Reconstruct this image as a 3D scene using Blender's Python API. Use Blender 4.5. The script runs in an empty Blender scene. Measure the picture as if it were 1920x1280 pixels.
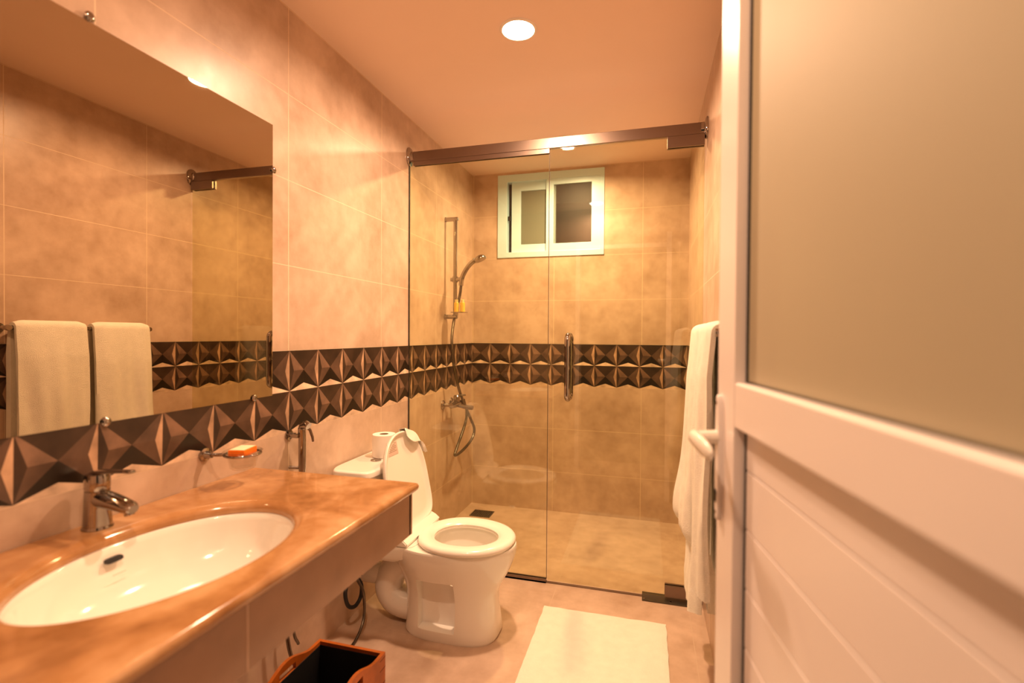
import bpy, bmesh, math, random
from mathutils import Vector, Matrix, noise
random.seed(7)
PI = math.pi
S = bpy.context.scene
COL = S.collection

# ---------------------------------------------------------------- camera
D, W, H = 3.544, 1.565, 2.508          # shower back wall, room width, ceiling
YF = 0.25                              # inner face of the entrance wall
GY = 2.508                             # plane of the shower glass
YAW, PIT, ROL, FPX = 0.2702, 0.0138, 0.0064, 918.55
fw = Vector((-math.sin(YAW)*math.cos(PIT), math.cos(YAW)*math.cos(PIT), -math.sin(PIT)))
r0 = Vector((math.cos(YAW), math.sin(YAW), 0)); u0 = r0.cross(fw)
rt = r0*math.cos(ROL) + u0*math.sin(ROL); up = -r0*math.sin(ROL) + u0*math.cos(ROL)
cd = bpy.data.cameras.new('camera'); cam = bpy.data.objects.new('camera', cd); COL.objects.link(cam)
cam.matrix_world = Matrix(((rt.x, up.x, -fw.x, 1.3), (rt.y, up.y, -fw.y, 0.0), (rt.z, up.z, -fw.z, 1.2962), (0, 0, 0, 1)))
cd.sensor_width = 36; cd.lens = FPX/1920*36; cd.clip_start = 0.02
cd.dof.use_dof = True; cd.dof.focus_distance = 2.5; cd.dof.aperture_fstop = 1.7
S.camera = cam

# ---------------------------------------------------------------- world, exposure
w = bpy.data.worlds.new('world'); S.world = w; w.use_nodes = True
w.node_tree.nodes['Background'].inputs[0].default_value = (1.0, 0.62, 0.36, 1)
w.node_tree.nodes['Background'].inputs[1].default_value = 0.03
S.view_settings.view_transform = 'Standard'; S.view_settings.look = 'None'
S.view_settings.exposure = 0.92; S.view_settings.gamma = 1.0
S.view_settings.use_curve_mapping = False
LAMPS = [(0.793, 1.895, 17.0, (1.0, 0.63, 0.40)), (0.793, 3.035, 16.5, (1.0, 0.66, 0.38)), (0.835, 0.47, 8.5, (1.0, 0.62, 0.38))]
for lx, ly, pw, lc in LAMPS:
    ld = bpy.data.lights.new('downlight_lamp', 'AREA'); ld.shape = 'DISK'; ld.size = 0.100; ld.energy = pw; ld.color = lc
    ld.spread = math.radians(165)
    lo = bpy.data.objects.new('downlight_lamp', ld); COL.objects.link(lo); lo.location = (lx, ly, H-0.0085)

# ---------------------------------------------------------------- node helpers
def newmat(name):
    m = bpy.data.materials.new(name); m.use_nodes = True
    nt = m.node_tree; b = nt.nodes['Principled BSDF']
    return m, nt, b
def sp(b, col=None, rough=None, metal=None, coat=None, spec=None):
    if col is not None: b.inputs['Base Color'].default_value = (*col, 1)
    if rough is not None: b.inputs['Roughness'].default_value = rough
    if metal is not None: b.inputs['Metallic'].default_value = metal
    if coat is not None: b.inputs['Coat Weight'].default_value = coat; b.inputs['Coat Roughness'].default_value = 0.05
    if spec is not None: b.inputs['Specular IOR Level'].default_value = spec
def simple(name, col, rough=0.5, metal=0.0, coat=None, var=0.04, scale=8.0, bump=0.0, bscale=60.0, spec=None):
    m, nt, b = newmat(name); sp(b, col, rough, metal, coat, spec)
    tc = nt.nodes.new('ShaderNodeTexCoord')
    n = nt.nodes.new('ShaderNodeTexNoise'); n.inputs['Scale'].default_value = scale; n.inputs['Detail'].default_value = 4
    nt.links.new(tc.outputs['Object'], n.inputs['Vector'])
    r = nt.nodes.new('ShaderNodeValToRGB')
    r.color_ramp.elements[0].position = 0.3; r.color_ramp.elements[1].position = 0.7
    r.color_ramp.elements[0].color = (*[c*(1-var) for c in col], 1); r.color_ramp.elements[1].color = (*[min(1, c*(1+var)) for c in col], 1)
    nt.links.new(n.outputs['Fac'], r.inputs['Fac']); nt.links.new(r.outputs['Color'], b.inputs['Base Color'])
    if bump:
        n2 = nt.nodes.new('ShaderNodeTexNoise'); n2.inputs['Scale'].default_value = bscale; n2.inputs['Detail'].default_value = 3
        nt.links.new(tc.outputs['Object'], n2.inputs['Vector'])
        bp = nt.nodes.new('ShaderNodeBump'); bp.inputs['Strength'].default_value = bump; bp.inputs['Distance'].default_value = 0.004
        nt.links.new(n2.outputs['Fac'], bp.inputs['Height']); nt.links.new(bp.outputs['Normal'], b.inputs['Normal'])
    return m
def mth(nt, op, a, b=None, c=None):
    n = nt.nodes.new('ShaderNodeMath'); n.operation = op
    for i, v in enumerate((a, b, c)):
        if v is None: continue
        if isinstance(v, (int, float)): n.inputs[i].default_value = v
        else: nt.links.new(v, n.inputs[i])
    return n.outputs[0]
def linemask(nt, coord, origin, step, half):
    q = mth(nt, 'DIVIDE', mth(nt, 'SUBTRACT', coord, origin), step)
    f = mth(nt, 'FRACT', mth(nt, 'ADD', q, 0.5))
    d = mth(nt, 'MULTIPLY', mth(nt, 'ABSOLUTE', mth(nt, 'SUBTRACT', f, 0.5)), step)
    return mth(nt, 'LESS_THAN', d, half)
TILE_A, TILE_B, GROUT = (0.43, 0.295, 0.205), (0.65, 0.485, 0.37), (0.76, 0.60, 0.43)
def tile(name, axis, v0, vs, floor=False):
    m, nt, b = newmat(name)
    tc = nt.nodes.new('ShaderNodeTexCoord'); sx = nt.nodes.new('ShaderNodeSeparateXYZ'); nt.links.new(tc.outputs['Object'], sx.inputs[0])
    u = sx.outputs['Y' if axis == 'Y' else 'X']; z = sx.outputs['Z']
    n1 = nt.nodes.new('ShaderNodeTexNoise'); n1.inputs['Scale'].default_value = 3.4; n1.inputs['Detail'].default_value = 9; n1.inputs['Roughness'].default_value = 0.62
    nt.links.new(tc.outputs['Object'], n1.inputs['Vector'])
    n2 = nt.nodes.new('ShaderNodeTexNoise'); n2.inputs['Scale'].default_value = 14; n2.inputs['Detail'].default_value = 6
    nt.links.new(tc.outputs['Object'], n2.inputs['Vector'])
    mix = mth(nt, 'ADD', mth(nt, 'MULTIPLY', n1.outputs['Fac'], 0.72), mth(nt, 'MULTIPLY', n2.outputs['Fac'], 0.28))
    r = nt.nodes.new('ShaderNodeValToRGB'); r.color_ramp.elements[0].position = 0.34; r.color_ramp.elements[1].position = 0.61
    r.color_ramp.elements[0].color = (*TILE_A, 1); r.color_ramp.elements[1].color = (*TILE_B, 1)
    nt.links.new(mix, r.inputs['Fac'])
    if floor:
        g = mth(nt, 'MAXIMUM', linemask(nt, sx.outputs['X'], 0.22, 0.64, 0.0012), linemask(nt, sx.outputs['Y'], 0.62, 0.64, 0.0012))
    else:
        up_ = linemask(nt, z, 1.231, 0.3185, 0.0013); lo_ = linemask(nt, z, 0.925, 0.317, 0.0015)
        hi = mth(nt, 'GREATER_THAN', z, 1.1)
        rows = mth(nt, 'ADD', mth(nt, 'MULTIPLY', up_, hi), mth(nt, 'MULTIPLY', lo_, mth(nt, 'SUBTRACT', 1.0, hi)))
        g = mth(nt, 'MAXIMUM', rows, linemask(nt, u, v0, vs, 0.0016))
    mx = nt.nodes.new('ShaderNodeMix'); mx.data_type = 'RGBA'
    nt.links.new(g, mx.inputs['Factor']); nt.links.new(r.outputs['Color'], mx.inputs['A']); mx.inputs['B'].default_value = (*((0.60, 0.46, 0.34) if floor else GROUT), 1)
    nt.links.new(mx.outputs['Result'], b.inputs['Base Color'])
    rr = mth(nt, 'ADD', mth(nt, 'MULTIPLY', n2.outputs['Fac'], 0.14), 0.27 if not floor else 0.34)
    nt.links.new(mth(nt, 'MAXIMUM', rr, mth(nt, 'MULTIPLY', g, 0.7)), b.inputs['Roughness'])
    b.inputs['Specular IOR Level'].default_value = 0.5
    return m
def thinglass(name, tint, ior=1.5, rough=0.0):
    m = bpy.data.materials.new(name); m.use_nodes = True; nt = m.node_tree; nt.nodes.clear()
    o = nt.nodes.new('ShaderNodeOutputMaterial'); t = nt.nodes.new('ShaderNodeBsdfTransparent'); g = nt.nodes.new('ShaderNodeBsdfGlossy')
    t.inputs[0].default_value = (*tint, 1); g.inputs['Roughness'].default_value = rough; g.inputs['Color'].default_value = (1, 1, 1, 1)
    lw = nt.nodes.new('ShaderNodeLayerWeight'); lw.inputs[0].default_value = 0.5
    f0 = ((ior-1)/(ior+1))**2
    fr = mth(nt, 'MULTIPLY_ADD', mth(nt, 'POWER', lw.outputs['Facing'], 5.0), 1-f0, f0)
    mx = nt.nodes.new('ShaderNodeMixShader'); nt.links.new(fr, mx.inputs[0]); nt.links.new(t.outputs[0], mx.inputs[1]); nt.links.new(g.outputs[0], mx.inputs[2])
    nt.links.new(mx.outputs[0], o.inputs[0]); return m

M = {}
M['tileY'] = tile('tile_side_wall', 'Y', 1.549, 0.6645)
M['tileX'] = tile('tile_end_wall', 'X', 0.008, 0.626)
M['tileF'] = tile('tile_floor', 'X', 0, 1, True)
M['ceiling'] = simple('ceiling_paint', (0.88, 0.70, 0.60), 0.7, var=0.015, scale=3)
M['chrome'] = simple('chrome', (0.38, 0.345, 0.315), 0.06, 1.0, var=0.01)
M['steel'] = simple('polished_steel', (0.26, 0.20, 0.165), 0.36, 1.0, var=0.03)
M['hose'] = simple('hose_metal', (0.17, 0.15, 0.125), 0.28, 1.0, var=0.1, scale=300)
M['porcelain'] = simple('porcelain', (0.86, 0.83, 0.76), 0.10, coat=0.6, var=0.01)
M['plastic'] = simple('white_plastic', (0.88, 0.84, 0.76), 0.22, coat=0.2, var=0.01)
M['doorpaint'] = simple('door_white_lacquer', (0.93, 0.86, 0.84), 0.30, var=0.012, scale=3)
M['vinyl'] = simple('window_vinyl', (0.60, 0.86, 0.98), 0.3, var=0.01)
M['black'] = simple('black_rubber', (0.012, 0.012, 0.014), 0.5, var=0.1)
M['dark'] = simple('dark_void', (0.01, 0.009, 0.008), 0.7)
M['towel'] = simple('terry_cloth', (0.95, 0.91, 0.80), 0.95, var=0.04, scale=30, bump=1.0, bscale=420)
M['mat'] = simple('terry_mat', (0.92, 0.90, 0.80), 0.95, var=0.03, scale=25, bump=0.8, bscale=380)
M['paper'] = simple('tissue_paper', (0.88, 0.83, 0.75), 0.9, var=0.02)
M['card'] = simple('cardboard_core', (0.35, 0.24, 0.15), 0.9)
M['sticker'] = simple('sticker_film', (0.62, 0.47, 0.40), 0.5, var=0.05)
M['wood'] = simple('stained_wood', (0.42, 0.105, 0.012), 0.35, var=0.3, scale=12)
M['groove'] = simple('wood_joint', (0.10, 0.022, 0.004), 0.6)
M['yellow'] = simple('yellow_lotion', (0.85, 0.55, 0.08), 0.25, var=0.02)
M['yellowcap'] = simple('pale_cap', (0.80, 0.66, 0.30), 0.3, var=0.02)
M['orange'] = simple('orange_wrapper', (0.88, 0.19, 0.012), 0.3, var=0.1, scale=60)
M['cream'] = simple('soap_label', (0.95, 0.90, 0.62), 0.35, var=0.05)
M['drain'] = simple('drain_metal', (0.10, 0.085, 0.06), 0.4, 0.7, var=0.1)
M['glassG'] = thinglass('shower_glass', (0.93, 0.925, 0.80), 1.55)
M['glassC'] = thinglass('clear_glass', (0.93, 0.92, 0.90), 1.5, 0.02)
M['glassW'] = thinglass('window_glass', (0.80, 0.78, 0.74), 1.3, 0.5)
M['glassedge'] = simple('dark_glass_edge', (0.10, 0.075, 0.03), 0.2)
M['outside'] = simple('outside_brick_shade', (0.20, 0.13, 0.11), 0.9, var=0.1)
M['hall'] = simple('hall_paint', (0.60, 0.50, 0.38), 0.8, var=0.02)
def frosted(name, col, tr):
    m, nt, b = newmat(name); sp(b, col, 0.62); b.inputs['Transmission Weight'].default_value = tr
    tc = nt.nodes.new('ShaderNodeTexCoord'); n = nt.nodes.new('ShaderNodeTexNoise'); n.inputs['Scale'].default_value = 500
    nt.links.new(tc.outputs['Object'], n.inputs['Vector']); bp = nt.nodes.new('ShaderNodeBump'); bp.inputs['Strength'].default_value = 0.15; bp.inputs['Distance'].default_value = 0.001
    nt.links.new(n.outputs['Fac'], bp.inputs['Height']); nt.links.new(bp.outputs['Normal'], b.inputs['Normal']); return m
M['frostD'] = frosted('frosted_door_glass', (0.52, 0.46, 0.32), 0.15)
M['frostW'] = frosted('frosted_window_glass', (0.16, 0.18, 0.14), 0.0)
def mirror_mat():
    m, nt, b = newmat('mirror_silver'); sp(b, (0.55, 0.475, 0.36), 0.012, 1.0); return m
M['mirror'] = mirror_mat()
def marble():
    m, nt, b = newmat('counter_marble'); sp(b, rough=0.13, coat=0.25)
    tc = nt.nodes.new('ShaderNodeTexCoord')
    n1 = nt.nodes.new('ShaderNodeTexNoise'); n1.inputs['Scale'].default_value = 5; n1.inputs['Detail'].default_value = 8; n1.inputs['Distortion'].default_value = 0.7
    n2 = nt.nodes.new('ShaderNodeTexNoise'); n2.inputs['Scale'].default_value = 22; n2.inputs['Detail'].default_value = 6
    for n in (n1, n2): nt.links.new(tc.outputs['Object'], n.inputs['Vector'])
    r = nt.nodes.new('ShaderNodeValToRGB'); e = r.color_ramp.elements
    e[0].position = 0.33; e[0].color = (0.27, 0.12, 0.04, 1); e[1].position = 0.64; e[1].color = (0.58, 0.34, 0.17, 1)
    q = e.new(0.48); q.color = (0.43, 0.215, 0.085, 1)
    nt.links.new(mth(nt, 'ADD', mth(nt, 'MULTIPLY', n1.outputs['Fac'], 0.7), mth(nt, 'MULTIPLY', n2.outputs['Fac'], 0.3)), r.inputs['Fac'])
    nt.links.new(r.outputs['Color'], b.inputs['Base Color']); return m
M['marble'] = marble()
M['apron'] = simple('counter_apron_stone', (0.36, 0.225, 0.16), 0.3, var=0.14, scale=7)
M['stonejoint'] = simple('apron_joint', (0.62, 0.44, 0.33), 0.5)
def emis(name, col, s):
    m = bpy.data.materials.new(name); m.use_nodes = True; nt = m.node_tree; nt.nodes.clear()
    o = nt.nodes.new('ShaderNodeOutputMaterial'); e = nt.nodes.new('ShaderNodeEmission'); e.inputs[0].default_value = (*col, 1); e.inputs[1].default_value = s
    nt.links.new(e.outputs[0], o.inputs[0]); return m
M['lamp'] = emis('lamp_diffuser', (1, 0.86, 0.62), 9)

# ---------------------------------------------------------------- mesh helpers
class MB:
    def __init__(s): s.bm = bmesh.new(); s.mi = 0
    def _tag(s, fs):
        for f in fs: f.material_index = s.mi
    def box(s, x0, x1, y0, y1, z0, z1, bev=0.0, seg=2):
        vs = [s.bm.verts.new((x, y, z)) for x in (x0, x1) for y in (y0, y1) for z in (z0, z1)]
        q = [(0, 1, 3, 2), (4, 6, 7, 5), (0, 4, 5, 1), (2, 3, 7, 6), (0, 2, 6, 4), (1, 5, 7, 3)]
        fs = [s.bm.faces.new([vs[i] for i in t]) for t in q]; s._tag(fs)
        if bev:
            es = list({e for f in fs for e in f.edges})
            r = bmesh.ops.bevel(s.bm, geom=es, offset=bev, segments=seg, affect='EDGES', profile=0.5); s._tag(r['faces'])
        return s
    def loft(s, loops, cap0=True, cap1=True, close=True):
        rows = [[s.bm.verts.new(p) for p in L] for L in loops]; n = len(rows[0])
        for a, b in zip(rows[:-1], rows[1:]):
            for i in range(n if close else n-1):
                j = (i+1) % n
                try: f = s.bm.faces.new((a[i], a[j], b[j], b[i])); f.material_index = s.mi
                except ValueError: pass
        if close and cap0: f = s.bm.faces.new(rows[0][::-1]); f.material_index = s.mi
        if close and cap1: f = s.bm.faces.new(rows[-1]); f.material_index = s.mi
        return s
    def ringloft(s, loops):   # closed torus-like loft
        return s.loft(list(loops)+[loops[0]], False, False) if False else s._ring(loops)
    def _ring(s, loops):
        rows = [[s.bm.verts.new(p) for p in L] for L in loops]; n = len(rows[0]); k = len(rows)
        for q in range(k):
            a, b = rows[q], rows[(q+1) % k]
            for i in range(n):
                j = (i+1) % n; f = s.bm.faces.new((a[i], a[j], b[j], b[i])); f.material_index = s.mi
        return s
    def tube(s, pts, r, n=16, cap=True):
        pts = [Vector(p) for p in pts]; rs = r if isinstance(r, (list, tuple)) else [r]*len(pts)
        loops = []; pn = None
        for i, p in enumerate(pts):
            t = (pts[min(i+1, len(pts)-1)]-pts[max(i-1, 0)]).normalized()
            if pn is None: pn = t.orthogonal().normalized()
            else: pn = (pn - t*pn.dot(t)).normalized()
            bn = t.cross(pn)
            loops.append([p + (pn*math.cos(2*PI*k/n)+bn*math.sin(2*PI*k/n))*rs[i] for k in range(n)])
        return s.loft(loops, cap, cap)
    def lathe(s, c, prof, axis='Z', n=32, cap0=True, cap1=True):  # prof: (r, h)
        c = Vector(c); loops = []
        for r, h in prof:
            L = []
            for k in range(n):
                a = 2*PI*k/n; x, y = r*math.cos(a), r*math.sin(a)
                L.append(c + Vector({'Z': (x, y, h), 'X': (h, x, y), 'Y': (y, h, x)}[axis]))
            loops.append(L)
        return s.loft(loops, cap0, cap1)
    def prism(s, poly, h0, h1, fn, bev=0):   # poly in 2-D, fn(u, v, h) -> 3-D
        a = [s.bm.verts.new(fn(u, v, h0)) for u, v in poly]; b = [s.bm.verts.new(fn(u, v, h1)) for u, v in poly]; n = len(poly)
        fs = [s.bm.faces.new(a[::-1]), s.bm.faces.new(b)] + [s.bm.faces.new((a[i], a[(i+1) % n], b[(i+1) % n], b[i])) for i in range(n)]
        s._tag(fs)
        if bev:
            es = list({e for f in fs[:2] for e in f.edges}); r = bmesh.ops.bevel(s.bm, geom=es, offset=bev, segments=2, affect='EDGES'); s._tag(r['faces'])
        return s
    def build(s, name, mats, parent=None, smooth=True, ang=38, sub=0):
        bmesh.ops.recalc_face_normals(s.bm, faces=s.bm.faces[:])
        if smooth:
            for f in s.bm.faces: f.smooth = True
            for e in s.bm.edges:
                if len(e.link_faces) == 2 and e.calc_face_angle(0) > math.radians(ang): e.smooth = False
        me = bpy.data.meshes.new(name); s.bm.to_mesh(me); s.bm.free()
        for m in (mats if isinstance(mats, (list, tuple)) else [mats]): me.materials.append(M[m])
        o = bpy.data.objects.new(name, me); COL.objects.link(o)
        if parent: o.parent = parent
        if smooth:
            wn = o.modifiers.new('weighted', 'WEIGHTED_NORMAL'); wn.keep_sharp = True; wn.weight = 80
        if sub:
            md = o.modifiers.new('sub', 'SUBSURF'); md.levels = sub; md.render_levels = sub
        return o
def tag(o, label, cat, group=None):
    o['label'] = label; o['category'] = cat
    if group: o['group'] = group
    return o
def thing(name, label, cat, loc=(0, 0, 0), group=None):
    o = bpy.data.objects.new(name, None); o.empty_display_size = 0.05; COL.objects.link(o); o.location = loc
    return tag(o, label, cat, group)
def struct(o): o['kind'] = 'structure'; return o
def spline(ctrl, n=10):
    P = [Vector(p) for p in ctrl]; P = [P[0]*2-P[1]] + P + [P[-1]*2-P[-2]]; out = []
    for i in range(1, len(P)-2):
        for k in range(n):
            t = k/n; a, b, c, d = P[i-1], P[i], P[i+1], P[i+2]
            out.append(0.5*((2*b)+(-a+c)*t+(2*a-5*b+4*c-d)*t*t+(-a+3*b-3*c+d)*t**3))
    return out + [P[-2]]
def sell(cx, cy, z, ax, ay, e=2.0, n=48, fx=0.0):     # superellipse loop, fx pulls the +x end to a blunter egg
    L = []
    for k in range(n):
        a = 2*PI*k/n; c, s_ = math.cos(a), math.sin(a)
        x = math.copysign(abs(c)**(2/e), c)*ax; y = math.copysign(abs(s_)**(2/e), s_)*ay
        L.append(Vector((cx+x, cy+y*(1-fx*(x/ax)), z)))
    return L

# ================================================================= SETTING
struct(MB().box(-0.14, W+0.2, -0.10, D+0.14, -0.10, 0).build('floor', 'tileF', smooth=False))
struct(MB().box(-0.14, W+0.2, -0.10, D+0.14, H, H+0.10).build('ceiling', 'ceiling', smooth=False))
struct(MB().box(-0.12, 0, 0.10, D+0.12, 0, H).build('wall_left', 'tileY', smooth=False))
struct(MB().box(W, W+0.15, 0.52, D+0.12, 0, H).build('wall_right', 'tileY', smooth=False))
mb = MB(); mb.box(0, 0.62, YF-0.13, YF, 0, H); mb.box(0.62, W+0.15, YF-0.13, YF, 2.16, H); mb.box(1.62, W+0.15, YF-0.13, YF, 0, 2.16)
struct(mb.build('wall_front', 'tileX', smooth=False))
struct(MB().box(1.62, W+0.15, YF, 0.52, 0, H).build('trim_3', 'doorpaint', smooth=False))      # lining beside the hinges
WX0, WX1, WZ0, WZ1 = 0.202, 0.994, 1.872, 2.490
mb = MB(); mb.box(0, W, D, D+0.12, 0, WZ0+0.01); mb.box(0, WX0+0.01, D, D+0.12, WZ0+0.01, H); mb.box(WX1-0.01, W, D, D+0.12, WZ0+0.01, H)
mb.box(WX0+0.01, WX1-0.01, D, D+0.12, WZ1-0.01, H)
struct(mb.build('wall_back', 'tileX', smooth=False))
struct(MB().box(-0.3, 1.7, D+0.62, D+0.70, 0.0, 2.42).build('wall_outside', 'outside', smooth=False))

# decorative band: printed faceted tile, two rows of four-pointed figures, as thin facets
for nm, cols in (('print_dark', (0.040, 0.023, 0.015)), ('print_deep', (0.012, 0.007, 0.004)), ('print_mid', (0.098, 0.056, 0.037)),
                 ('print_brown', (0.185, 0.108, 0.072)), ('print_tan', (0.47, 0.30, 0.195)), ('print_cream', (0.64, 0.47, 0.34)), ('print_umber', (0.040, 0.023, 0.015))):
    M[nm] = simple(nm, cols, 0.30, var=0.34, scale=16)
BANDM = ['print_dark', 'print_deep', 'print_mid', 'print_brown', 'print_tan', 'print_cream', 'print_umber', 'tileY']
def band(name, u0, u1, origin, step, fn):
    zt, zm, zb = 1.231, 1.078, 0.925
    mb = MB(); bm = mb.bm
    def face(pts, mi):
        # clip to u0..u1 (Sutherland-Hodgman)
        for lim, sg in ((u0, 1), (u1, -1)):
            out = []
            for i in range(len(pts)):
                a, b = pts[i-1], pts[i]; ia, ib = (a[0]-lim)*sg >= -1e-9, (b[0]-lim)*sg >= -1e-9
                if ia != ib:
                    t = (lim-a[0])/(b[0]-a[0]); out.append(tuple(a[k]+(b[k]-a[k])*t for k in range(3)))
                if ib: out.append(b)
            pts = out
            if len(pts) < 3: return
        f = bm.faces.new([bm.verts.new(fn(*p)) for p in pts]); f.material_index = mi
    k0 = int(math.floor((u0-origin)/step))-1; k1 = int(math.ceil((u1-origin)/step))+1
    P0, P1 = 0.001, 0.0045
    fn0 = fn; fn = lambda u, v, h: fn0(u, v, 0.0004 if abs(v-zb) < 1e-6 else h)
    for k in range(k0, k1+1):
        x = origin+k*step; h = step/2
        for T, B in ((zt, zm), (zm, zb)):
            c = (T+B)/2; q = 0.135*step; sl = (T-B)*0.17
            face([(x, T, P1), (x-q, c, P1), (x, B, P1)], 4)                       # tan printed sliver left of the ridge
            face([(x, T, P1), (x, B, P1), (x+q*1.05, c, P1)], 6)                  # dark printed sliver right of it
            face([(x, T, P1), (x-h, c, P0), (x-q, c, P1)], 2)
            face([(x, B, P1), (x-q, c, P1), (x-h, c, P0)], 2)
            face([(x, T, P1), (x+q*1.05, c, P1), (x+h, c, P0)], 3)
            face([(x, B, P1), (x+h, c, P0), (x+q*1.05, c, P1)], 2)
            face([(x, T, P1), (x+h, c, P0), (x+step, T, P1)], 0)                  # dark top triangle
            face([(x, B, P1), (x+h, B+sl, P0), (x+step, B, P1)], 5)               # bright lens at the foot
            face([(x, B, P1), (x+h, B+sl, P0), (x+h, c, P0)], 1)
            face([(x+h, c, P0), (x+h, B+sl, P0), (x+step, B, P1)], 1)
    o = mb.build(name, BANDM, smooth=False)
    return struct(o)
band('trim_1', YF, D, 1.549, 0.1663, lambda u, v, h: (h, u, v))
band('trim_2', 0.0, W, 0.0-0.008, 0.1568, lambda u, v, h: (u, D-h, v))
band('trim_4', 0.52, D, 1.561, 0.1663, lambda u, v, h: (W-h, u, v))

# window
win = bpy.data.objects.new('window_1', None); COL.objects.link(win); win.location = ((WX0+WX1)/2, D, WZ0); struct(win)
def L(o, p):   # parent keeping world placement
    o.parent = p; o.matrix_parent_inverse = p.matrix_basis.inverted() if False else Matrix.Translation(-p.location); return o
def frame(mb, x0, x1, z0, z1, wl, wr, wb, wt, y0, y1, bev=0.003):
    mb.box(x0, x0+wl, y0, y1, z0, z1, bev); mb.box(x1-wr, x1, y0, y1, z0, z1, bev)
    mb.box(x0+wl-.002, x1-wr+.002, y0+.0006, y1, z0, z0+wb, bev); mb.box(x0+wl-.002, x1-wr+.002, y0+.0006, y1, z1-wt, z1, bev); return mb
L(frame(MB(), WX0, WX1, WZ0, WZ1, .074, .028, .040, .055, D-.009, D+.09).build('window_frame', 'vinyl'), win)
o = L(frame(MB(), .303, .640, 1.914, 2.437, .072, .058, .058, .066, D+.020, D+.048).build('sliding_sash', 'vinyl'), win)
L2 = L(MB().box(.374, .584, D+.032, D+.036, 1.971, 2.373).build('frosted_pane', 'frostW'), win)
o = L(frame(MB(), .572, .967, 1.902, 2.441, .056, .064, .064, .046, D-.005, D+.018).build('sliding_sash', 'vinyl'), win)
L(MB().box(.626, .905, D+.010, D+.013, 1.965, 2.396).build('clear_pane', 'glassW'), win)
L(MB().box(.279, .301, D+.005, D+.012, 2.150, 2.185, .003).build('window_latch', 'black'), win)
L(MB().box(.276, .303, D+.05, D+.056, 1.913, 2.437).build('sash_gap_shade', 'dark'), win)  # near-black strip standing in for the shade inside the gap beside the sash

# door leaf (open, seen from the room side)
DL = Vector((1.4348, 1.0410, 0)); DW = 0.78; DH = 2.10
door = bpy.data.objects.new('door_1', None); COL.objects.link(door); door.location = DL; door.rotation_euler = (0, 0, math.atan2(-0.99016, 0.13992)); struct(door)
TH = 0.038; RC = 0.021; ST = 0.100
mb = MB()
mb.box(0, ST, 0, TH, 0.006, DH, .002); mb.box(DW-.085, DW, 0, TH, 0.006, DH, .002)
mb.box(ST-.001, DW-.084, 0.0004, TH-.0004, 1.133, 1.214, .005, 3); mb.box(ST-.001, DW-.084, 0.0004, TH-.0004, DH-.10, DH-.001, .003); mb.box(ST-.001, DW-.084, 0.0004, TH-.0004, 0.007, 0.12, .003)
mb.build('door_frame', 'doorpaint', door)
MB().box(ST+.002, DW-.088, RC+.001, RC+.007, 1.206, DH-.09).build('frosted_pane', 'frostD', door)
mb = MB()
for z0, z1 in ((1.205, DH-.1), (0.12, 1.134)):
    mb.box(ST-.0005, ST+.0055, RC-.002, RC+.006, z0, z1); mb.box(DW-.092, DW-.0845, RC-.002, RC+.006, z0, z1)
mb.box(ST, DW-.085, RC-.002, RC+.006, 1.213, 1.2165); mb.build('gasket', 'black', door)
mb = MB(); z = 1.140; zs = [1.1335, 1.060, 0.956, 0.851, 0.746, 0.641, 0.536, 0.431, 0.326, 0.221, 0.119]
for a, b in zip(zs[1:], zs[:-1]): mb.box(ST+.006, DW-.086, RC-.001, RC+.010, a+.0009, b-.0009, .0022, 2)
mb.build('board_panel', 'doorpaint', door)
# handle with long back plate
hs = MB(); pl = sell(0, 0, 0, .0135, .121, 3.2, 40)
hs.loft([[Vector((.028+p.x*s_, y_, 1.063+p.y*(1-(1-s_)*.11))) for p in pl] for s_, y_ in ((1, 0), (1, -.006), (.86, -.009), (.5, -.010))], True, True)
hp = hs.build('handle_plate', 'doorpaint', door)
lv = MB(); lv.tube([(.028, -.008, 1.102), (.028, -.046, 1.102)], [.0135, .011], 20)
pts = [(.022, -.050, 1.104), (.040, -.052, 1.103), (.07, -.052, 1.100), (.10, -.050, 1.096), (.125, -.047, 1.092), (.134, -.046, 1.090)]
rr = [(.010, .010), (.013, .013), (.011, .015), (.009, .016), (.007, .013), (.003, .006)]
lv.loft([[Vector((p[0], p[1]+math.cos(a)*r[0], p[2]+math.sin(a)*r[1])) for a in [2*PI*k/18 for k in range(18)]] for p, r in zip(pts, rr)])
lv.build('lever_handle', 'plastic', hp)
k = MB(); k.lathe((.028, -.0095, 0.996), [(.0065, 0), (.0065, -.002)], 'Y', 20); k.box(.0245, .0315, -.0115, -.0095, .978, .996); k.build('keyhole', 'black', hp)
for zz in (1.168, 0.958):
    MB().lathe((.028, -.0085, zz), [(.0035, 0), (.0035, -.002)], 'Y', 14).build('plate_screw', 'steel', hp)
for zz in (0.3, 1.85):
    MB().tube([(DW+.004, .02, zz), (DW+.004, .02, zz+.09)], .007, 12).build('hinge', 'chrome', door)
# door jamb
mb = MB(); mb.box(0.62, 0.66, YF-.13, YF+.01, 0, 2.16, .002); mb.box(0.66, 1.58, YF-.13, YF+.01, 2.12, 2.16, .002); mb.box(1.585, 1.62, YF-.13, YF-.02, 0, 2.16, .002)
struct(mb.build('trim_5', 'doorpaint'))

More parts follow.
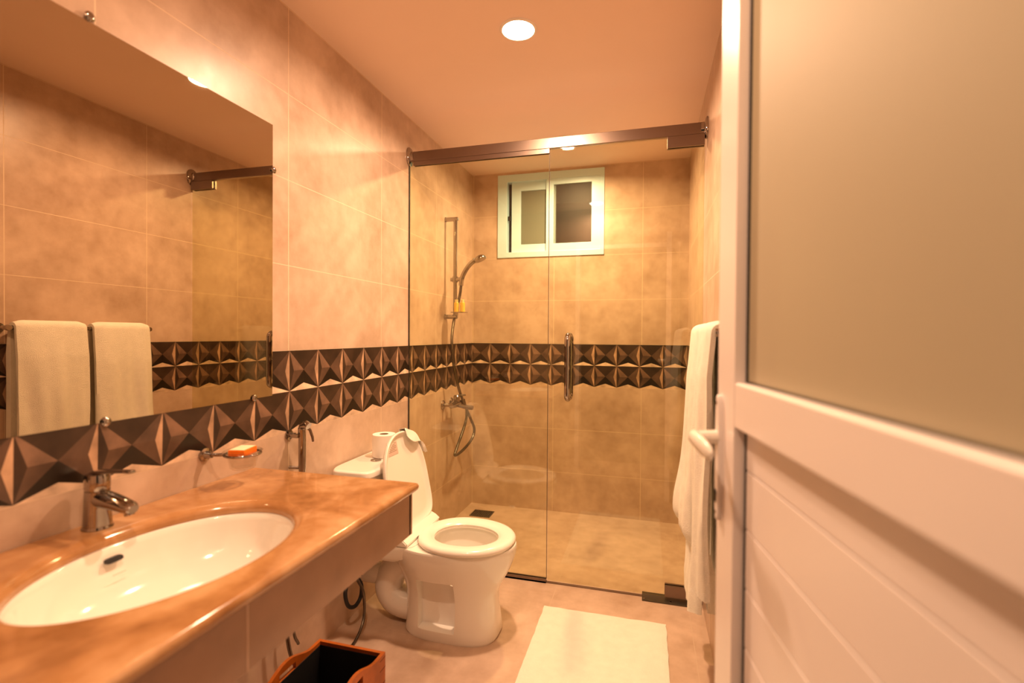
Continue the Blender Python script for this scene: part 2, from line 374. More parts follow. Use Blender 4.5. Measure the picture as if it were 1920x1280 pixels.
# ceiling downlights
for i, (lx, ly, pw, lc) in enumerate(LAMPS):
    lab = ['round glowing ceiling downlight in view above the toilet', 'round ceiling downlight over the shower behind the header bar', 'round ceiling downlight above the wash basin'][i]
    t = thing('downlight', lab, 'ceiling light', (lx, ly, H), 'recessed ceiling downlights')
    MB()._ring([[Vector((math.cos(a)*r, math.sin(a)*r, z)) for a in [2*PI*q/40 for q in range(40)]] for r, z in ((.064, -.001), (.064, -.006), (.070, -.006), (.074, -.001))]).build('trim_ring', 'plastic', t)
    MB().lathe((0, 0, 0), [(.064, -.001), (.064, -.004)], 'Z', 40).build('diffuser', 'lamp', t)

# ================================================================= VANITY
CZ, CY, CD = 0.834, 1.393, 0.615
bx, by, hax, hay = 0.313, 0.826, 0.200, 0.281
t = thing('vanity_counter', 'orange marble washbasin counter with rounded front edge on left wall', 'counter', (0, YF, 0))
def counter_top():
    mb = MB(); n = 96; x0, x1, y0, y1 = 0.003, CD, 0.0, CY-YF
    cx, cy = bx, by-YF
    def rect(ins, z):
        L_ = []
        for k in range(n):
            a = 2*PI*k/n; c, s_ = math.cos(a), math.sin(a); tx = ((x1-ins-cx)/c if c > 0 else (x0-cx)/c) if abs(c) > 1e-6 else 1e9
            ty = ((y1-ins-cy)/s_ if s_ > 0 else (y0-cy)/s_) if abs(s_) > 1e-6 else 1e9
            tt = min(tx, ty); L_.append(Vector((cx+c*tt, cy+s_*tt, z)))
        # snap nearest samples to the corners
        for X, Y in ((x1-ins, y1-ins), (x0, y1-ins), (x1-ins, y0), (x0, y0)):
            q = min(range(n), key=lambda i: (L_[i].x-X)**2+(L_[i].y-Y)**2); L_[q] = Vector((X, Y, z))
        return L_
    def ell(g, z): return [Vector((cx+(hax+g)*math.cos(2*PI*k/n), cy+(hay+g)*math.sin(2*PI*k/n), z)) for k in range(n)]
    loops = [ell(.0, CZ-.028), ell(.0, CZ-.018), ell(.003, CZ-.011), ell(.009, CZ-.006), ell(.017, CZ-.002), ell(.024, CZ), rect(.010, CZ), rect(.004, CZ-.003), rect(.0005, CZ-.009), rect(0, CZ-.015), rect(.002, CZ-.022), rect(.008, CZ-.028)]
    mb._ring(loops); return mb
counter_top().build('countertop', 'marble', t)
YL = CY-YF
mb = MB(); mb.box(CD-.034, CD-.014, 0, YL-.0255, .677, CZ-.027, .001); mb.box(.003, CD-.014, YL-.036, YL-.016, .677, CZ-.027, .001); mb.build('apron', 'apron', t)
MB().box(CD-.0142, CD-.0135, .475, .479, .678, CZ-.028).build('apron_joint', 'stonejoint', t)
# basin
t = thing('wash_basin', 'oval white undermounted wash basin set in the marble counter', 'basin', (bx, by, CZ))
mb = MB(); n = 72
prof = [(1.05, -.029), (1.0, -.029), (.975, -.032), (.955, -.045), (.92, -.07), (.86, -.10), (.76, -.128), (.60, -.146), (.40, -.156), (.2, -.160), (.10, -.162)]
out = [(.10, -.172), (.45, -.166), (.80, -.136), (.95, -.10), (1.0, -.05), (1.05, -.036)]
def bl(f, z): return [Vector((math.cos(2*PI*k/n)*hax*f, math.sin(2*PI*k/n)*hay*f, z)) for k in range(n)]
mb._ring([bl(f, z) for f, z in prof+out]); mb.build('bowl', 'porcelain', t, ang=60)
MB().lathe((0, 0, -.1625), [(.030, 0), (.030, .003), (.022, .004), (.018, .001)], 'Z', 30).build('drain', 'chrome', t)
# overflow slot, in the rear wall below the tap
mb = MB(); pl = sell(0, 0, 0, .019, .0052, 4, 28); sx_ = -hax*.928
mb.loft([[Vector((sx_+.0075+dx-p.y*.42, p.x, -.054+p.y)) for p in pl] for dx in (-.004, .0035)]); mb.build('overflow_slot', 'black', t)
MB().box(sx_+.024, sx_+.0255, -.014, .014, -.0835, -.0825).build('basin_mark', 'sticker', t)

# faucet
t = thing('basin_faucet', 'chrome single lever mixer tap standing behind the basin', 'tap', (.050, .850, CZ))
MB().loft([sell(0, 0, z, a, b, 2.2, 36) for z, a, b in ((0.0005, .030, .030), (.004, .030, .030), (.008, .0275, .0275), (.05, .0255, .0255), (.09, .024, .024))]).build('body', 'chrome', t)
mb = MB(); pts = [(-.006, .070, .0225, .019), (.02, .070, .0225, .021), (.05, .067, .0215, .019), (.08, .062, .020, .0165), (.104, .057, .018, .014), (.113, .055, .012, .009)]
mb.loft([[Vector((x+math.sin(-.2)*0, math.cos(a)*wy, z+math.sin(a)*wz)) for a in [2*PI*k/24 for k in range(24)]] for x, z, wy, wz in pts]); mb.build('spout', 'chrome', t)
MB().tube([(.098, 0, .050), (.101, 0, .040)], .010, 18).build('aerator', 'chrome', t)
mb = MB(); mb.lathe((0, 0, 0), [(.024, .091), (.0255, .097), (.0255, .118), (.023, .128), (.012, .133)], 'Z', 32)
pts = [(-.004, .130, .016, .006), (.02, .134, .014, .006), (.05, .137, .011, .0045), (.085, .140, .010, .004), (.108, .141, .009, .004), (.112, .141, .006, .002)]
mb.loft([[Vector((x, math.cos(a)*wy, z+math.sin(a)*wz)) for a in [2*PI*k/20 for k in range(20)]] for x, z, wy, wz in pts]); mb.build('lever', 'chrome', t)

# mirror
t = thing('wall_mirror', 'large frameless rectangular mirror on the left wall above the counter', 'mirror', (0, YF, 1.0725))
t.rotation_euler = (0, math.radians(0.15), 0)
MB().box(.0012, .0055, .03, 1.4605-YF, 0, .964).build('mirror_glass', 'mirror', t, smooth=False)
for y, z in ((.866, 2.048), (1.375, 1.074), (.900, 1.074), (1.4625, 1.877), (1.375, 2.048), (1.4625, 1.25)):
    if (y, z) == (1.375, 2.048) or (y, z) == (1.4625, 1.25): continue
    MB().lathe((.0001, y-YF, z-1.0725), [(.006, 0), (.006, .0062), (.0115, .0064), (.0115, .0095), (.008, .0125), (.003, .0135)], 'X', 22).build('mirror_clip', 'chrome', t)

# soap dish
t = thing('soap_dish', 'chrome wall bracket holding a clear glass soap cup', 'soap dish', (0, 1.205, .925))
mb = MB(); mb.lathe((0.0003, -.02, 0), [(.020, 0), (.020, .006), (.012, .009), (.008, .03)], 'X', 26); mb.tube([(.02, -.02, 0), (.045, -.012, 0), (.062, -.002, 0)], .0055, 12); mb.build('bracket', 'chrome', t)
cc = (.105, .02, 0)
MB()._ring([[Vector((cc[0]+math.cos(2*PI*k/48)*(.050+.004*math.cos(a)), cc[1]+math.sin(2*PI*k/48)*(.050+.004*math.cos(a)), .001+.004*math.sin(a))) for k in range(48)] for a in [2*PI*q/10 for q in range(10)]]).build('ring', 'chrome', t)
pr = [(.002, -.044), (.030, -.044), (.036, -.038), (.043, -.008), (.052, .008), (.056, .010), (.053, .012), (.046, .006), (.039, -.008), (.032, -.034), (.027, -.039), (.002, -.039)]
MB().lathe(cc, pr, 'Z', 44).build('glass_cup', 'glassC', t, ang=60)
t = thing('soap_bar', 'orange and white wrapped soap lying in the glass cup', 'soap', (.105, 1.225, .929))
t.rotation_euler = (0, 0, .25)
MB().box(-.026, .026, -.036, .036, -.006, .015, .004).build('wrapper', 'orange', t); MB().box(-.0225, .0225, -.0325, .0325, .0151, .0158).build('top_label', 'cream', t)

# bidet sprayer
t = thing('bidet_sprayer', 'chrome hand spray in a wall bracket beyond the counter end', 'sprayer', (0, 1.548, .87))
mb = MB(); mb.lathe((.0003, 0, .045), [(.019, 0), (.019, .006), (.009, .008), (.009, .03)], 'X', 24); mb.box(.026, .050, -.014, .014, .036, .052, .003); mb.build('bracket', 'chrome', t)
MB().tube([(.052, .012, -.082), (.052, .012, -.04), (.052, .012, .03), (.052, .010, .068), (.060, .006, .082), (.082, .0, .086), (.090, .0, .082)], [.0135, .0135, .0135, .014, .0145, .016, .014], 18).build('spray_body', 'chrome', t)
MB().tube([(.056, .022, .074), (.064, .040, .060), (.066, .052, .030), (.066, .056, .012)], [.006, .0055, .005, .004], 12).build('trigger', 'steel', t)
mb = MB(); mb.tube([(.004, .0, -.078), (.060, .014, -.080)], .006, 12); mb.tube([(.052, .012, -.094), (.052, .012, -.076)], .0125, 16); mb.build('lower_holder', 'chrome', t)
MB().tube(spline([(.052, .012, -.09), (.050, .02, -.30), (.05, -.04, -.55), (.05, -.03, -.68), (.045, .0, -.74)], 10), .0055, 12).build('hose', 'hose', t)

# ================================================================= TOILET
TY = 2.015
t = thing('toilet', 'white porcelain close-coupled toilet with its lid raised', 'toilet', (0, TY, 0))
mb = MB()
lv = [  # z, xmin, xmax, halfwidth, exponent, egg
 (.0, .275, .690, .128, 3.0, .0), (.012, .270, .696, .132, 3.0, .0), (.05, .274, .694, .130, 2.9, .0), (.12, .276, .684, .122, 2.8, .02), (.18, .27, .684, .124, 2.6, .04),
 (.23, .255, .704, .138, 2.4, .06), (.275, .235, .730, .156, 2.3, .08), (.32, .215, .750, .172, 2.2, .10), (.355, .20, .762, .183, 2.15, .10), (.385, .195, .766, .187, 2.1, .10), (.395, .20, .762, .183, 2.1, .10)]
loops = [sell((a+b)/2, 0, z, (b-a)/2, hw, e, 64, fx) for z, a, b, hw, e, fx in lv]
inn = [(.396, .39, .70, .128), (.388, .385, .705, .132), (.36, .38, .705, .130), (.30, .39, .695, .118), (.25, .41, .66, .095), (.21, .43, .62, .07)]
loops += [sell((a+b)/2, 0, z, (b-a)/2, hw, 2.1, 64, .06) for z, a, b, hw in inn]
mb.loft(loops, True, True)
body = mb.build('bowl', 'porcelain', None, ang=50)
# hollow cut into each flank of the pedestal
for sgn in (-1, 1):
    c = MB(); c.box(.365, .535, sgn*.075 if sgn > 0 else -.2, .2 if sgn > 0 else sgn*.075, .045, .262, .006)
    co = c.build('cut', 'porcelain')
    co.rotation_euler = (0, 0, 0)
    md = body.modifiers.new('b', 'BOOLEAN'); md.operation = 'DIFFERENCE'; md.solver = 'EXACT'; md.object = co
    bpy.context.view_layer.update(); dg = bpy.context.evaluated_depsgraph_get()
    nm = bpy.data.meshes.new_from_object(body.evaluated_get(dg)); body.modifiers.clear(); body.data = nm
    bpy.data.objects.remove(co)
body.data.name = 'bowl'
bmx = bmesh.new(); bmx.from_mesh(body.data)
for f in bmx.faces: f.smooth = True
for e in bmx.edges: e.smooth = not (len(e.link_faces) == 2 and e.calc_face_angle(0) > math.radians(36))
bmx.to_mesh(body.data); bmx.free()
body.parent = t
mb = MB(); lp = []
for z, hw, xm in ((.325, .150, .30), (.345, .165, .34), (.385, .172, .36), (.398, .168, .36)):
    lp.append(sell((.012+xm)/2, 0, z, (xm-.012)/2, hw, 7, 48))
mb.loft(lp); mb.build('rear_deck', 'porcelain', t)
MB().tube(spline([(.34, 0, .27), (.26, 0, .275), (.19, 0, .22), (.165, 0, .14), (.20, 0, .085), (.27, 0, .07), (.33, 0, .075)], 6), .067, 24).build('trapway', 'porcelain', t)
MB().tube([(.0, 0, .19), (.14, 0, .19)], .048, 24).build('outlet_pipe', 'plastic', t)
mb = MB(); mb.loft([sell((.012+x1)/2, 0, z, (x1-.012)/2, hw, 6.5, 48) for z, x1, hw in ((.399, .175, .205), (.42, .182, .215), (.60, .192, .228), (.692, .196, .232))]); tank = mb.build('tank', 'porcelain', t)
mb = MB(); mb.loft([sell((.008+x1)/2, 0, z, (x1-.008)/2, hw, 6.5, 48) for z, x1, hw in ((.693, .200, .236), (.697, .206, .242), (.714, .206, .242), (.720, .202, .238), (.723, .190, .226))]); mb.build('tank_lid', 'porcelain', tank, ang=50)
MB().lathe((.118, -.045, .7232), [(.024, 0), (.024, .003), (.020, .0045), (.019, .003), (.002, .0035)], 'Z', 30).build('flush_button', 'chrome', tank)
# seat ring
def so(g, z): return sell(.5450, 0, z, .212+g, .190+g, 2.15, 64, .07)
def si(g, z): return sell(.5400, 0, z, .142+g, .118+g, 2.1, 64, .05)
MB()._ring([so(0, .404), so(.001, .412), so(-.006, .421), so(-.020, .426), si(.022, .424), si(.008, .419), si(0, .411), si(.002, .404)]).build('seat', 'plastic', t, ang=60); seat_o = COL.objects['seat']
MB()._ring([so(-.004, .397), so(-.001, .4035), si(0, .4035), si(0, .397)]).build('seat_buffer', 'plastic', seat_o)
mb = MB()
mb.prism([(.262, .400), (.334, .400), (.338, .412), (.318, .428), (.296, .438), (.276, .436), (.262, .416)], -.168, .168, lambda u, v, h: (u, h, v), .004); mb.build('hinge_bar', 'plastic', t)
# lid, raised and leaning back on the tank
B0 = Vector((.292, 0, .425)); UP = Vector((-.205, 0, .979)).normalized(); NN = Vector((UP.z, 0, -UP.x)).normalized()
def lidloop(g, hN, n=64):
    pts = []
    for k in range(n):
        a = 2*PI*k/n; c, s_ = math.cos(a), math.sin(a); e = 2.25 if c > 0 else 5.5
        u = .205+math.copysign(abs(c)**(2/e), c)*((.228 if c > 0 else .205)-g); wv = (1-.02*c)*math.copysign(abs(s_)**(2/e), s_)*(.190-g)
        pts.append(B0+UP*u+Vector((0, wv, 0))+NN*hN)
    return pts
lid = MB().loft([lidloop(.030, -.012), lidloop(.008, -.008), lidloop(.001, .0), lidloop(.0, .010), lidloop(.004, .013), lidloop(.010, .011), lidloop(.018, .001), lidloop(.04, -.002), lidloop(.12, -.003)]).build('lid', 'plastic', t, ang=60)
mb = MB()
def lidpt(u, v, h): return B0+UP*u+Vector((0, v, 0))+NN*h
mb.prism([(.342, -.112), (.342, -.026), (.405, -.026), (.405, -.112)], -.0019, -.0012, lambda u, v, h: lidpt(u, v, h)); mb.mi = 1
for i in range(7):
    u = .357+i*.007
    mb.prism([(u, -.104+(.004 if i % 2 else 0)), (u, -.036-(.012 if i % 3 == 1 else 0)), (u+.0022, -.036-(.012 if i % 3 == 1 else 0)), (u+.0022, -.104+(.004 if i % 2 else 0))], -.0011, -.0008, lambda a, b, h: lidpt(a, b, h))
mb.build('sticker', ['sticker', 'card'], lid, smooth=False)
# tissue over the lid edge
def tissue():
    mb = MB(); rows = []
    nu, nv = 14, 12
    for i in range(nu+1):
        s_ = i/nu; row = []
        for j in range(nv+1):
            v = j/nv
            yy = .03+.150*v; 
            # top edge height of lid outline at this width
            c = max(-1, min(1, (yy)/.190)); topu = .205+.228*(max(0, 1-abs(c)**2.25))**(1/2.25)
            uu = topu+.004; k_ = (s_-.35)
            if k_ < 0: h = -.014+.004; u_ = uu+k_*.10+0; hh = -.017
            else: u_ = uu-k_*.050*(1+.9*math.sin(v*5)); hh = .017+k_*.010
            if abs(k_) < .08: hh = -.017+.034*(k_+.08)/.16; u_ = uu+.005
            wob = .002*math.sin(9*v+5*s_)
            row.append(lidpt(u_+wob, yy+.010*s_*(1+v), hh+wob))
        rows.append(row)
    bm = mb.bm; V = [[bm.verts.new(p) for p in r] for r in rows]
    for i in range(nu):
        for j in range(nv): bm.faces.new((V[i][j], V[i+1][j], V[i+1][j+1], V[i][j+1]))
    o = mb.build('tissue_sheet', 'paper', None, ang=80); md = o.modifiers.new('s', 'SOLIDIFY'); md.thickness = .001
    o.location = (0, TY, 0); return o
tag(tissue(), 'crumpled white tissue draped over the top of the raised toilet lid', 'tissue')
# paper roll on the tank
t = thing('toilet_roll', 'white toilet paper roll standing on the toilet tank', 'toilet paper', (.112, TY+.035, .7235))
MB()._ring([[Vector((math.cos(2*PI*k/44)*r, math.sin(2*PI*k/44)*r, z)) for k in range(44)] for r, z in ((.021, .001), (.052, .001), (.054, .004), (.054, .101), (.052, .104), (.021, .104))]).build('paper', 'paper', t, ang=40)
MB()._ring([[Vector((math.cos(2*PI*k/32)*r, math.sin(2*PI*k/32)*r, z)) for k in range(32)] for r, z in ((.0195, .0), (.0208, .0), (.0208, .104), (.0195, .104))]).build('core', 'card', t)

# supply valve and hose
t = thing('supply_valve', 'chrome angle valve with looped black hose low on the wall beside the toilet', 'valve', (0, 1.90, .215))
mb = MB(); mb.lathe((.0003, 0, 0), [(.026, 0), (.026, .005), (.012, .009), (.011, .05)], 'X', 26); mb.tube([(.045, -.012, 0), (.045, .055, 0)], .012, 16); mb.build('valve_body', 'chrome', t)
mb = MB(); mb.lathe((.045, .056, 0), [(.012, 0), (.019, .003), (.019, .016), (.014, .020)], 'Y', 20); mb.box(.038, .052, .066, .080, -.030, .022, .004); mb.build('valve_handle', 'black', t)
MB().tube(spline([(.045, -.01, .002), (.055, -.05, .0), (.065, -.085, -.03), (.072, -.075, -.085), (.075, -.03, -.112), (.075, .015, -.095), (.07, .03, -.05), (.055, .02, -.012)], 8), .0085, 14).build('hose_loop', 'black', t)
o = MB().tube(spline([(.12, 1.86, .66), (.13, 1.80, .40), (.11, 1.83, .26), (.105, 1.89, .16), (.12, 1.87, .06), (.13, 1.80, .012), (.14, 1.70, .008)], 10), .006, 12).build('steel_hose', 'hose')
o = tag(o, 'thin braided steel hose hanging between the counter and the toilet', 'hose')
o = MB().tube(spline([(.055, 1.43, .66), (.06, 1.45, .45), (.06, 1.465, .25), (.062, 1.49, .12), (.075, 1.53, .03), (.09, 1.56, .010)], 10), .007, 12).build('steel_hose', 'hose')
tag(o, 'thin steel hose on the wall behind the wooden box under the counter', 'hose')


# wooden box with dark liner
t = thing('wooden_box', 'orange-brown wooden box with arched handle sides on floor under counter', 'box', (.306, 1.325, 0))
bw, blen, bh = .132, .175, .2
def side(xa, xb):
    mb = MB(); poly = [(-blen, 0)]; N = 28
    top = []
    for i in range(N+1):
        y = -blen+2*blen*i/N; k_ = max(0, math.cos(min(1, abs(y)/.125)*PI)*.5+.5); top.append((y, bh+.034*k_))
    hole = []
    # bottom part, left, right and arch above the slot
    sl, sh, s0 = .042, .011, bh-.002
    for i in range(N):
        (y0, z0), (y1, z1) = top[i], top[i+1]; ym = (y0+y1)/2
        cuts = [(0, 1)] if abs(ym) > sl else None
        if cuts: mb.prism([(y0, 0), (y1, 0), (y1, z1), (y0, z0)], xa, xb, lambda u, v, h: (h, u, v))
        else:
            mb.prism([(y0, 0), (y1, 0), (y1, s0-sh), (y0, s0-sh)], xa, xb, lambda u, v, h: (h, u, v)); mb.prism([(y0, s0+sh), (y1, s0+sh), (y1, z1), (y0, z0)], xa, xb, lambda u, v, h: (h, u, v))
    bmesh.ops.remove_doubles(mb.bm, verts=mb.bm.verts[:], dist=1e-5)
    dead = [f for f in mb.bm.faces if abs(f.normal.y) > .99 and abs(f.calc_center_median().y) < blen-.001 and not (abs(abs(f.calc_center_median().y)-sl) < .008 and abs(f.calc_center_median().z-s0) < sh)]
    return mb
sp_o = side(bw-.012, bw).build('side_panel', 'wood', t, smooth=False); side(-bw, -bw+.012).build('side_panel', 'wood', t, smooth=False)
for y0 in (blen-.012, -blen): MB().box(-bw+.0122, bw-.0122, y0, y0+.012, 0, bh, .001).build('end_panel', 'wood', t)
MB().box(-bw+.012, bw-.012, -blen+.012, blen-.012, 0.001, .012).build('bottom_panel', 'wood', t)
for z in (.05, .10, .15, .185): MB().box(bw, bw+.0006, blen-.035, blen, z, z+.0025).build('corner_joint', 'groove', sp_o)
mb = MB(); a, b, h_ = bw-.0125, blen-.0125, bh-.012
mb.box(-a, a, -b, b, .013, .017); mb.box(-a, -a+.002, -b, b, .017, h_); mb.box(a-.002, a, -b, b, .017, h_); mb.box(-a, a, -b, -b+.002, .017, h_); mb.box(-a, a, b-.002, b, .017, h_)
mb.build('black_liner', 'black', t)

# ================================================================= SHOWER
G0, G1 = 0.003, 0.800
t = thing('fixed_glass_panel', 'fixed left glass panel of the shower screen with metal channels', 'glass panel', (0, GY, 0))
MB().box(G0+.002, G1, -.005, .005, .012, 2.256).build('glass_pane', 'glassG', t, smooth=False)
mb = MB(); mb.box(.0005, .0045, -.006, .006, .02, 2.256); mb.build('wall_seal', 'black', t)
MB().box(G1, G1+.0022, -.005, .005, .022, 2.236).build('glass_edge', 'glassedge', t, smooth=False)
mb = MB(); mb.box(0.03, G1+.002, -.010, -.0055, 2.234, 2.2575, .001); mb.box(0.03, G1+.002, .0055, .010, 2.234, 2.2575, .001); mb.box(0.03, G1+.002, -.010, .010, 2.2565, 2.2578, .0003); mb.build('top_channel', 'steel', t)
mb = MB(); mb.box(0.001, G1, -.011, -.0055, 0.0, .022, .001); mb.box(0.001, G1, .0055, .011, 0.0, .022, .001); mb.box(0.001, G1, -.011, .011, 0, .010, .001); mb.build('bottom_channel', 'steel', t)
t = thing('shower_header_bar', 'flat polished steel bar spanning the room above the shower glass', 'bar', (0, GY, 2.288))
MB().box(.012, W-.012, -.013, .013, -.030, .024, .002).build('bar', 'steel', t)
def flange(x0, sg, ty):
    pl = sell(0, 0, 0, .036, .052, 2.4, 36)
    return MB().loft([[Vector((x0+sg*h, p.x*s_, p.y*s_)) for p in pl] for s_, h in ((1, .0003), (1, .006), (.9, .011), (.55, .016), (.50, .030))])
flange(0, 1, t).build('wall_flange', 'chrome', t); flange(W, -1, t).build('wall_flange', 'chrome', t)
t = thing('glass_door', 'hinged right glass door of the shower with bow handle', 'glass door', (.806, GY, 0))
DX1 = W-.012-.806
MB().box(0, DX1, -.005, .005, .016, 2.256).build('glass_pane', 'glassG', t, smooth=False)
hx = .910-.806
def dh(sg): return spline([(hx, sg*.004, .985), (hx, sg*.028, .972), (hx, sg*.052, .985), (hx, sg*.056, 1.02), (hx, sg*.056, 1.10), (hx, sg*.056, 1.20), (hx, sg*.056, 1.25), (hx, sg*.052, 1.280), (hx, sg*.028, 1.294), (hx, sg*.004, 1.281)], 6)
o = MB().tube(dh(-1), .0150, 20).build('pull_handle', 'chrome', t); MB().tube(dh(1), .0150, 20).build('pull_handle', 'chrome', t)
for x0, x1, z0, z1, nm in ((1.382-.806, 1.552-.806, 2.203, 2.256, 'top_patch'), (1.392-.806, 1.553-.806, .020, .076, 'bottom_patch')):
    mb = MB(); mb.box(x0, x1, -.018, -.0055, z0, z1, .0015); mb.box(x0, x1, .0055, .018, z0, z1, .0015)
    mb.build(nm, 'steel', t)
MB().lathe((1.50-.806, -.018, .032), [(.013, 0), (.013, -.003), (.010, -.004)], 'Y', 22).build('patch_screw', 'chrome', t)
MB().box(1.448-.806, 1.540-.806, -.012, .012, 2.2562, 2.2578, .0003).build('pivot_block', 'black', t)
MB().tube([(1.535-.806, 0, .006), (1.535-.806, 0, .022)], .010, 16).build('pivot_pin', 'steel', t)
t = thing('floor_spring', 'dark metal floor spring plate under the glass door by the right wall', 'floor hinge', (1.43, GY, 0))
MB().box(-.145, .130, -.045, .040, .0005, .0055, .001).build('cover_plate', 'drain', t)
for x_ in (-.135, -.01): MB().lathe((x_, -.028, .0056), [(.005, 0), (.0045, .0015)], 'Z', 14).build('plate_screw', 'chrome', t)
struct(MB().box(0.80, 1.285, GY-.006, GY+.008, 0.0003, .006, .001).build('trim_6', 'steel'))

# shower rail
RX, RY = .072, 3.02
t = thing('shower_rail', 'chrome vertical slide rail on the left wall inside the shower', 'shower rail', (0, RY, 1.40))
MB().tube([(RX, 0, .01), (RX, 0, .665)], .0130, 18).build('rail', 'chrome', t)
for z in (.655, .012):
    mb = MB(); mb.lathe((.0003, 0, z), [(.017, 0), (.017, .005), (.0145, .008), (.014, RX+.012), (.010, RX+.018)], 'X', 24); mb.build('wall_bracket', 'chrome', t)
mb = MB(); mb.tube([(RX, 0, .238), (RX, 0, .278)], .018, 20); mb.tube([(RX-.03, 0, .258), (RX+.018, 0, .258)], .013, 18); mb.tube([(RX+.012, -.004, .255), (RX+.050, -.010, .262)], .013, 18); mb.build('slider', 'chrome', t)
mb = MB(); mb.loft([sell(.102, .0, z, .052, .045, 3.5, 36) for z in (.038, .043)]); mb.box(RX-.002, RX+.02, -.012, .012, .02, .043, .002); mb.build('soap_shelf', 'chrome', t)
t = thing('hand_shower', 'chrome hand shower head held on the slide rail', 'shower head', (RX+.045, RY-.01, 1.66))
MB().tube(spline([(0, 0, -.045), (.006, 0, 0), (.03, -.003, .05), (.065, -.006, .093), (.100, -.008, .118)], 6), .0155, 18).build('handle', 'chrome', t)
o = MB(); ax = Vector((.42, 0, -.9)).normalized(); ay = ax.orthogonal().normalized(); az = ax.cross(ay); cc = Vector((.132, -.010, .128))
o.loft([[cc+ax*h+(ay*math.cos(2*PI*k/32)+az*math.sin(2*PI*k/32))*r for k in range(32)] for h, r in ((-.020, .008), (-.014, .026), (-.004, .038), (.008, .041), (.014, .039), (.015, .030))]); o.build('spray_head', 'chrome', t)
o = MB().tube(spline([(RX+.045, RY-.01, 1.615), (RX+.032, RY+.005, 1.56), (RX+.0, RY+.030, 1.47), (RX-.015, RY+.015, 1.38), (RX-.01, RY-.03, 1.25), (RX+.0, RY-.02, 1.10), (.085, RY+.03, .95), (.095, RY+.10, .84), (.105, RY+.20, .72), (.11, RY+.28, .62), (.105, RY+.24, .555), (.095, RY+.10, .51), (.085, RY-.02, .50), (.085, RY+.02, .55), (.09, RY+.12, .65), (.095, RY+.16, .72), (.098, RY+.155, .79)], 10), .0095, 12).build('shower_hose', 'hose')
tag(o, 'long grey flexible shower hose looping down below the mixer', 'hose')
for dx, dy, lab in ((0.0, 0, 'small yellow toiletry bottle on the shower shelf, left of the two'), (.040, .008, 'small yellow toiletry bottle on the shower shelf, right of the two')):
    b = thing('toiletry_bottle', lab, 'bottle', (.084+dx, RY-.006+dy, 1.4432), 'yellow bottles on the shower shelf')
    MB().loft([sell(0, 0, z, r, r, 2.4, 28) for z, r in ((0, .0145), (.002, .016), (.058, .016), (.063, .013))]).build('body', 'yellow', b)
    MB().lathe((0, 0, .063), [(.011, 0), (.011, .017), (.009, .019)], 'Z', 22).build('cap', 'yellowcap', b)
# mixer
t = thing('shower_mixer', 'chrome wall mixer tap inside the shower below the patterned band', 'mixer tap', (0, RY+.04, .83))
for y in (-.07, .07):
    MB().lathe((.0003, y, 0), [(.032, 0), (.032, .004), (.024, .012), (.012, .016), (.012, .058)], 'X', 28).build('wall_flange', 'chrome', t)
MB().tube([(.070, -.098, 0), (.070, -.06, 0), (.070, 0, 0), (.070, .06, 0), (.070, .098, 0)], [.017, .021, .024, .021, .017], 22).build('body', 'chrome', t)
mb = MB(); mb.lathe((.070, 0, 0), [(.020, .015), (.022, .03), (.022, .052), (.015, .060)], 'Z', 24); mb.tube([(.072, 0, .055), (.10, .0, .060), (.135, 0, .062)], [.008, .007, .005], 12); mb.build('lever', 'chrome', t)
MB().tube([(.085, 0, -.008), (.12, 0, -.016), (.165, 0, -.020), (.185, 0, -.021)], [.014, .013, .0145, .0145], 18).build('spout', 'steel', t)
MB().tube([(.078, .115, .02), (.09, .118, -.035)], .008, 12).build('diverter', 'chrome', t)
# floor drain
t = thing('floor_drain', 'square dark metal drain grate in the shower floor corner', 'drain', (.157, 3.343, 0))
mb = MB(); frame_ = [(-.075, .075, -.062, -.052), (-.075, .075, .052, .062), (-.075, -.065, -.052, .052), (.065, .075, -.052, .052)]
for a, b, c_, d_ in frame_: mb.box(a, b, c_, d_, .0004, .004)
mb.build('rim', 'drain', t); MB().box(-.065, .065, -.052, .052, .0004, .001).build('pit', 'dark', t)
mb = MB()
for i in range(9): mb.box(-.060+i*.0135, -.060+i*.0135+.007, -.052, .052, .0012, .0034)
mb.build('grate', 'drain', t)

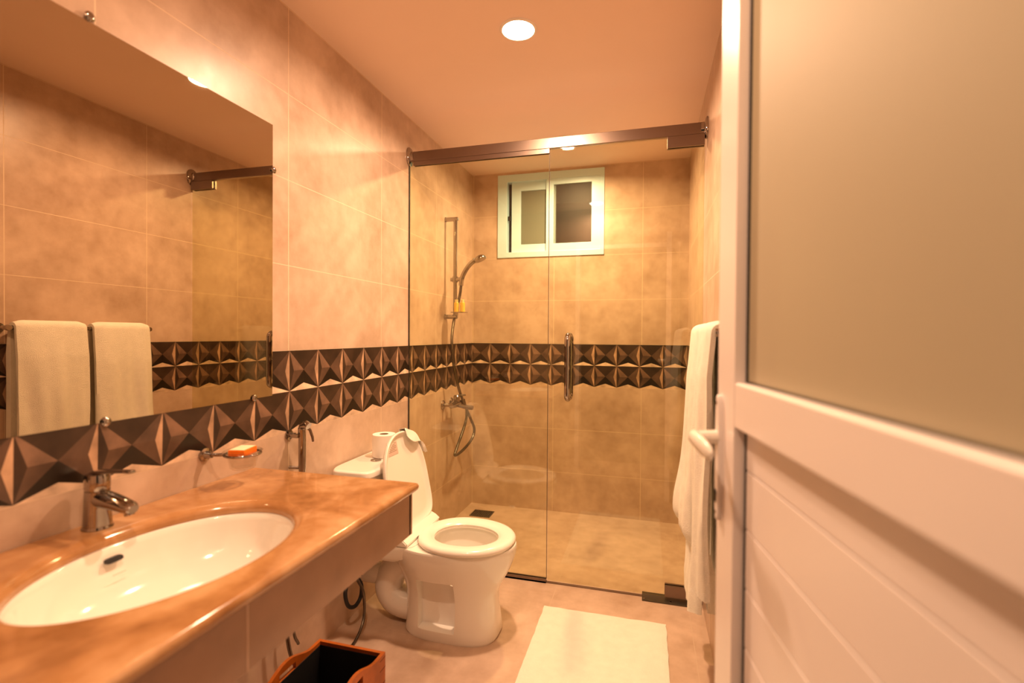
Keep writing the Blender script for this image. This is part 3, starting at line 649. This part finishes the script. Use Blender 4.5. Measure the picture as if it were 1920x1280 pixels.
# ================================================================= TOWELS
BX, BZ = 1.506, 1.306
t = thing('towel_rail', 'chrome towel rail on the right wall between door and shower', 'towel rail', (BX, 1.85, BZ))
MB().tube([(0, -.335, 0), (0, .335, 0)], .0095, 16).build('bar', 'chrome', t)
for y in (-.325, .325):
    MB().lathe((W-BX-.0003, y, 0), [(.022, 0), (.022, -.006), (.011, -.010), (.011, -.060), (.014, -.066), (.012, -.076)], 'X', 24).build('wall_post', 'chrome', t)
def towel(name, y0, y1, zf, zb, seed, label, flare):
    mb = MB(); nY = 22; R = .0105; th = .026
    prof = [('f', i/46) for i in range(47)]+[('a', i/9) for i in range(1, 9)]+[('b', i/36) for i in range(37)]
    def pt(kind, s_, y, lay):
        v = (y-y0)/(y1-y0); r = R+lay
        nz = noise.noise(Vector((v*3+seed, 0, s_*2.2)))
        if kind == 'f':
            zlow = zf+.030*math.sin(v*4+seed)*(1 if flare else .2); z = zlow+(BZ-zlow)*s_; q = 1-s_
            fold = (.008*math.sin(v*9+seed)+.012*nz+.004*math.sin(v*23+z*5))*min(1, q*2.2)
            x = -r-.012*min(1, q*6)-.008*q+fold-flare*math.exp(-((z-.60)/.16)**2)*(.35+.65*v)
            if flare:
                k_ = max(0, min(1, (.575-z)/.07)); x += .034*k_*k_*(3-2*k_)-.022*max(0, min(1, (.47-z)/.13))
            yy = y+(.010*math.sin(z*7+seed)+.012*nz)*q*(1 if v > .5 else .4)
            return Vector((BX+x, yy, z))
        if kind == 'a':
            a = PI-s_*PI; return Vector((BX+math.cos(a)*r, y, BZ+math.sin(a)*r))
        z = BZ-(BZ-zb)*s_; return Vector((min(BX+r+.004*nz+(.016*min(1, s_*7) if lay > .002 else 0), W-.004), y, z))
    rows = []
    for kind, s_ in prof:
        outer = []; inner = []
        for j in range(nY+1):
            y = y0+(y1-y0)*j/nY; e_ = min(j, nY-j)/nY; rd = th*(.6+.4*min(1, e_*9))
            outer.append(pt(kind, s_, y, rd)); inner.append(pt(kind, s_, y, .001))
        rows.append(outer+inner[::-1])
    mb.loft(rows, True, True); o = mb.build(name, 'towel', None, ang=70); return tag(o, label, 'towel', 'white towels on the rail')
towel('bath_towel', 1.545, 1.838, .50, .53, .7, 'long white towel hanging on the rail, nearer the entrance door', .0)
towel('bath_towel', 1.872, 2.165, .270, .30, 2.3, 'long white towel hanging on the rail, nearer the shower glass', .040)
# bath mat
mb = MB(); bm = mb.bm; x0, x1, y0, y1 = .838, 1.392, 1.42, 2.280; nx, ny = 40, 56
def mz(x, y): return .009+.0018*noise.noise(Vector((x*7, y*5, 0)))+.0012*math.sin((x-x0)*30)*math.exp(-((x-1.25)/.1)**2)
top = [[bm.verts.new((x0+(x1-x0)*i/nx+.0035*noise.noise(Vector((0, j*.3, 4)))*(i in (0, nx)), y0+(y1-y0)*j/ny+.003*noise.noise(Vector((i*.3, 0, 9)))*(j in (0, ny)), mz(x0+(x1-x0)*i/nx, y0+(y1-y0)*j/ny)-(.003 if i in (0, nx) or j in (0, ny) else 0))) for j in range(ny+1)] for i in range(nx+1)]
for i in range(nx):
    for j in range(ny): bm.faces.new((top[i][j], top[i+1][j], top[i+1][j+1], top[i][j+1]))
ring = [top[i][0] for i in range(nx+1)]+[top[nx][j] for j in range(1, ny+1)]+[top[i][ny] for i in range(nx-1, -1, -1)]+[top[0][j] for j in range(ny-1, 0, -1)]
low = [bm.verts.new((v.co.x, v.co.y, .001)) for v in ring]
for i in range(len(ring)): bm.faces.new((ring[i], low[i], low[(i+1) % len(ring)], ring[(i+1) % len(ring)]))
bm.faces.new(low[::-1])
tag(mb.build('bath_mat', 'mat', None, ang=60), 'cream white towelling bath mat lying on the floor before the shower', 'bath mat')
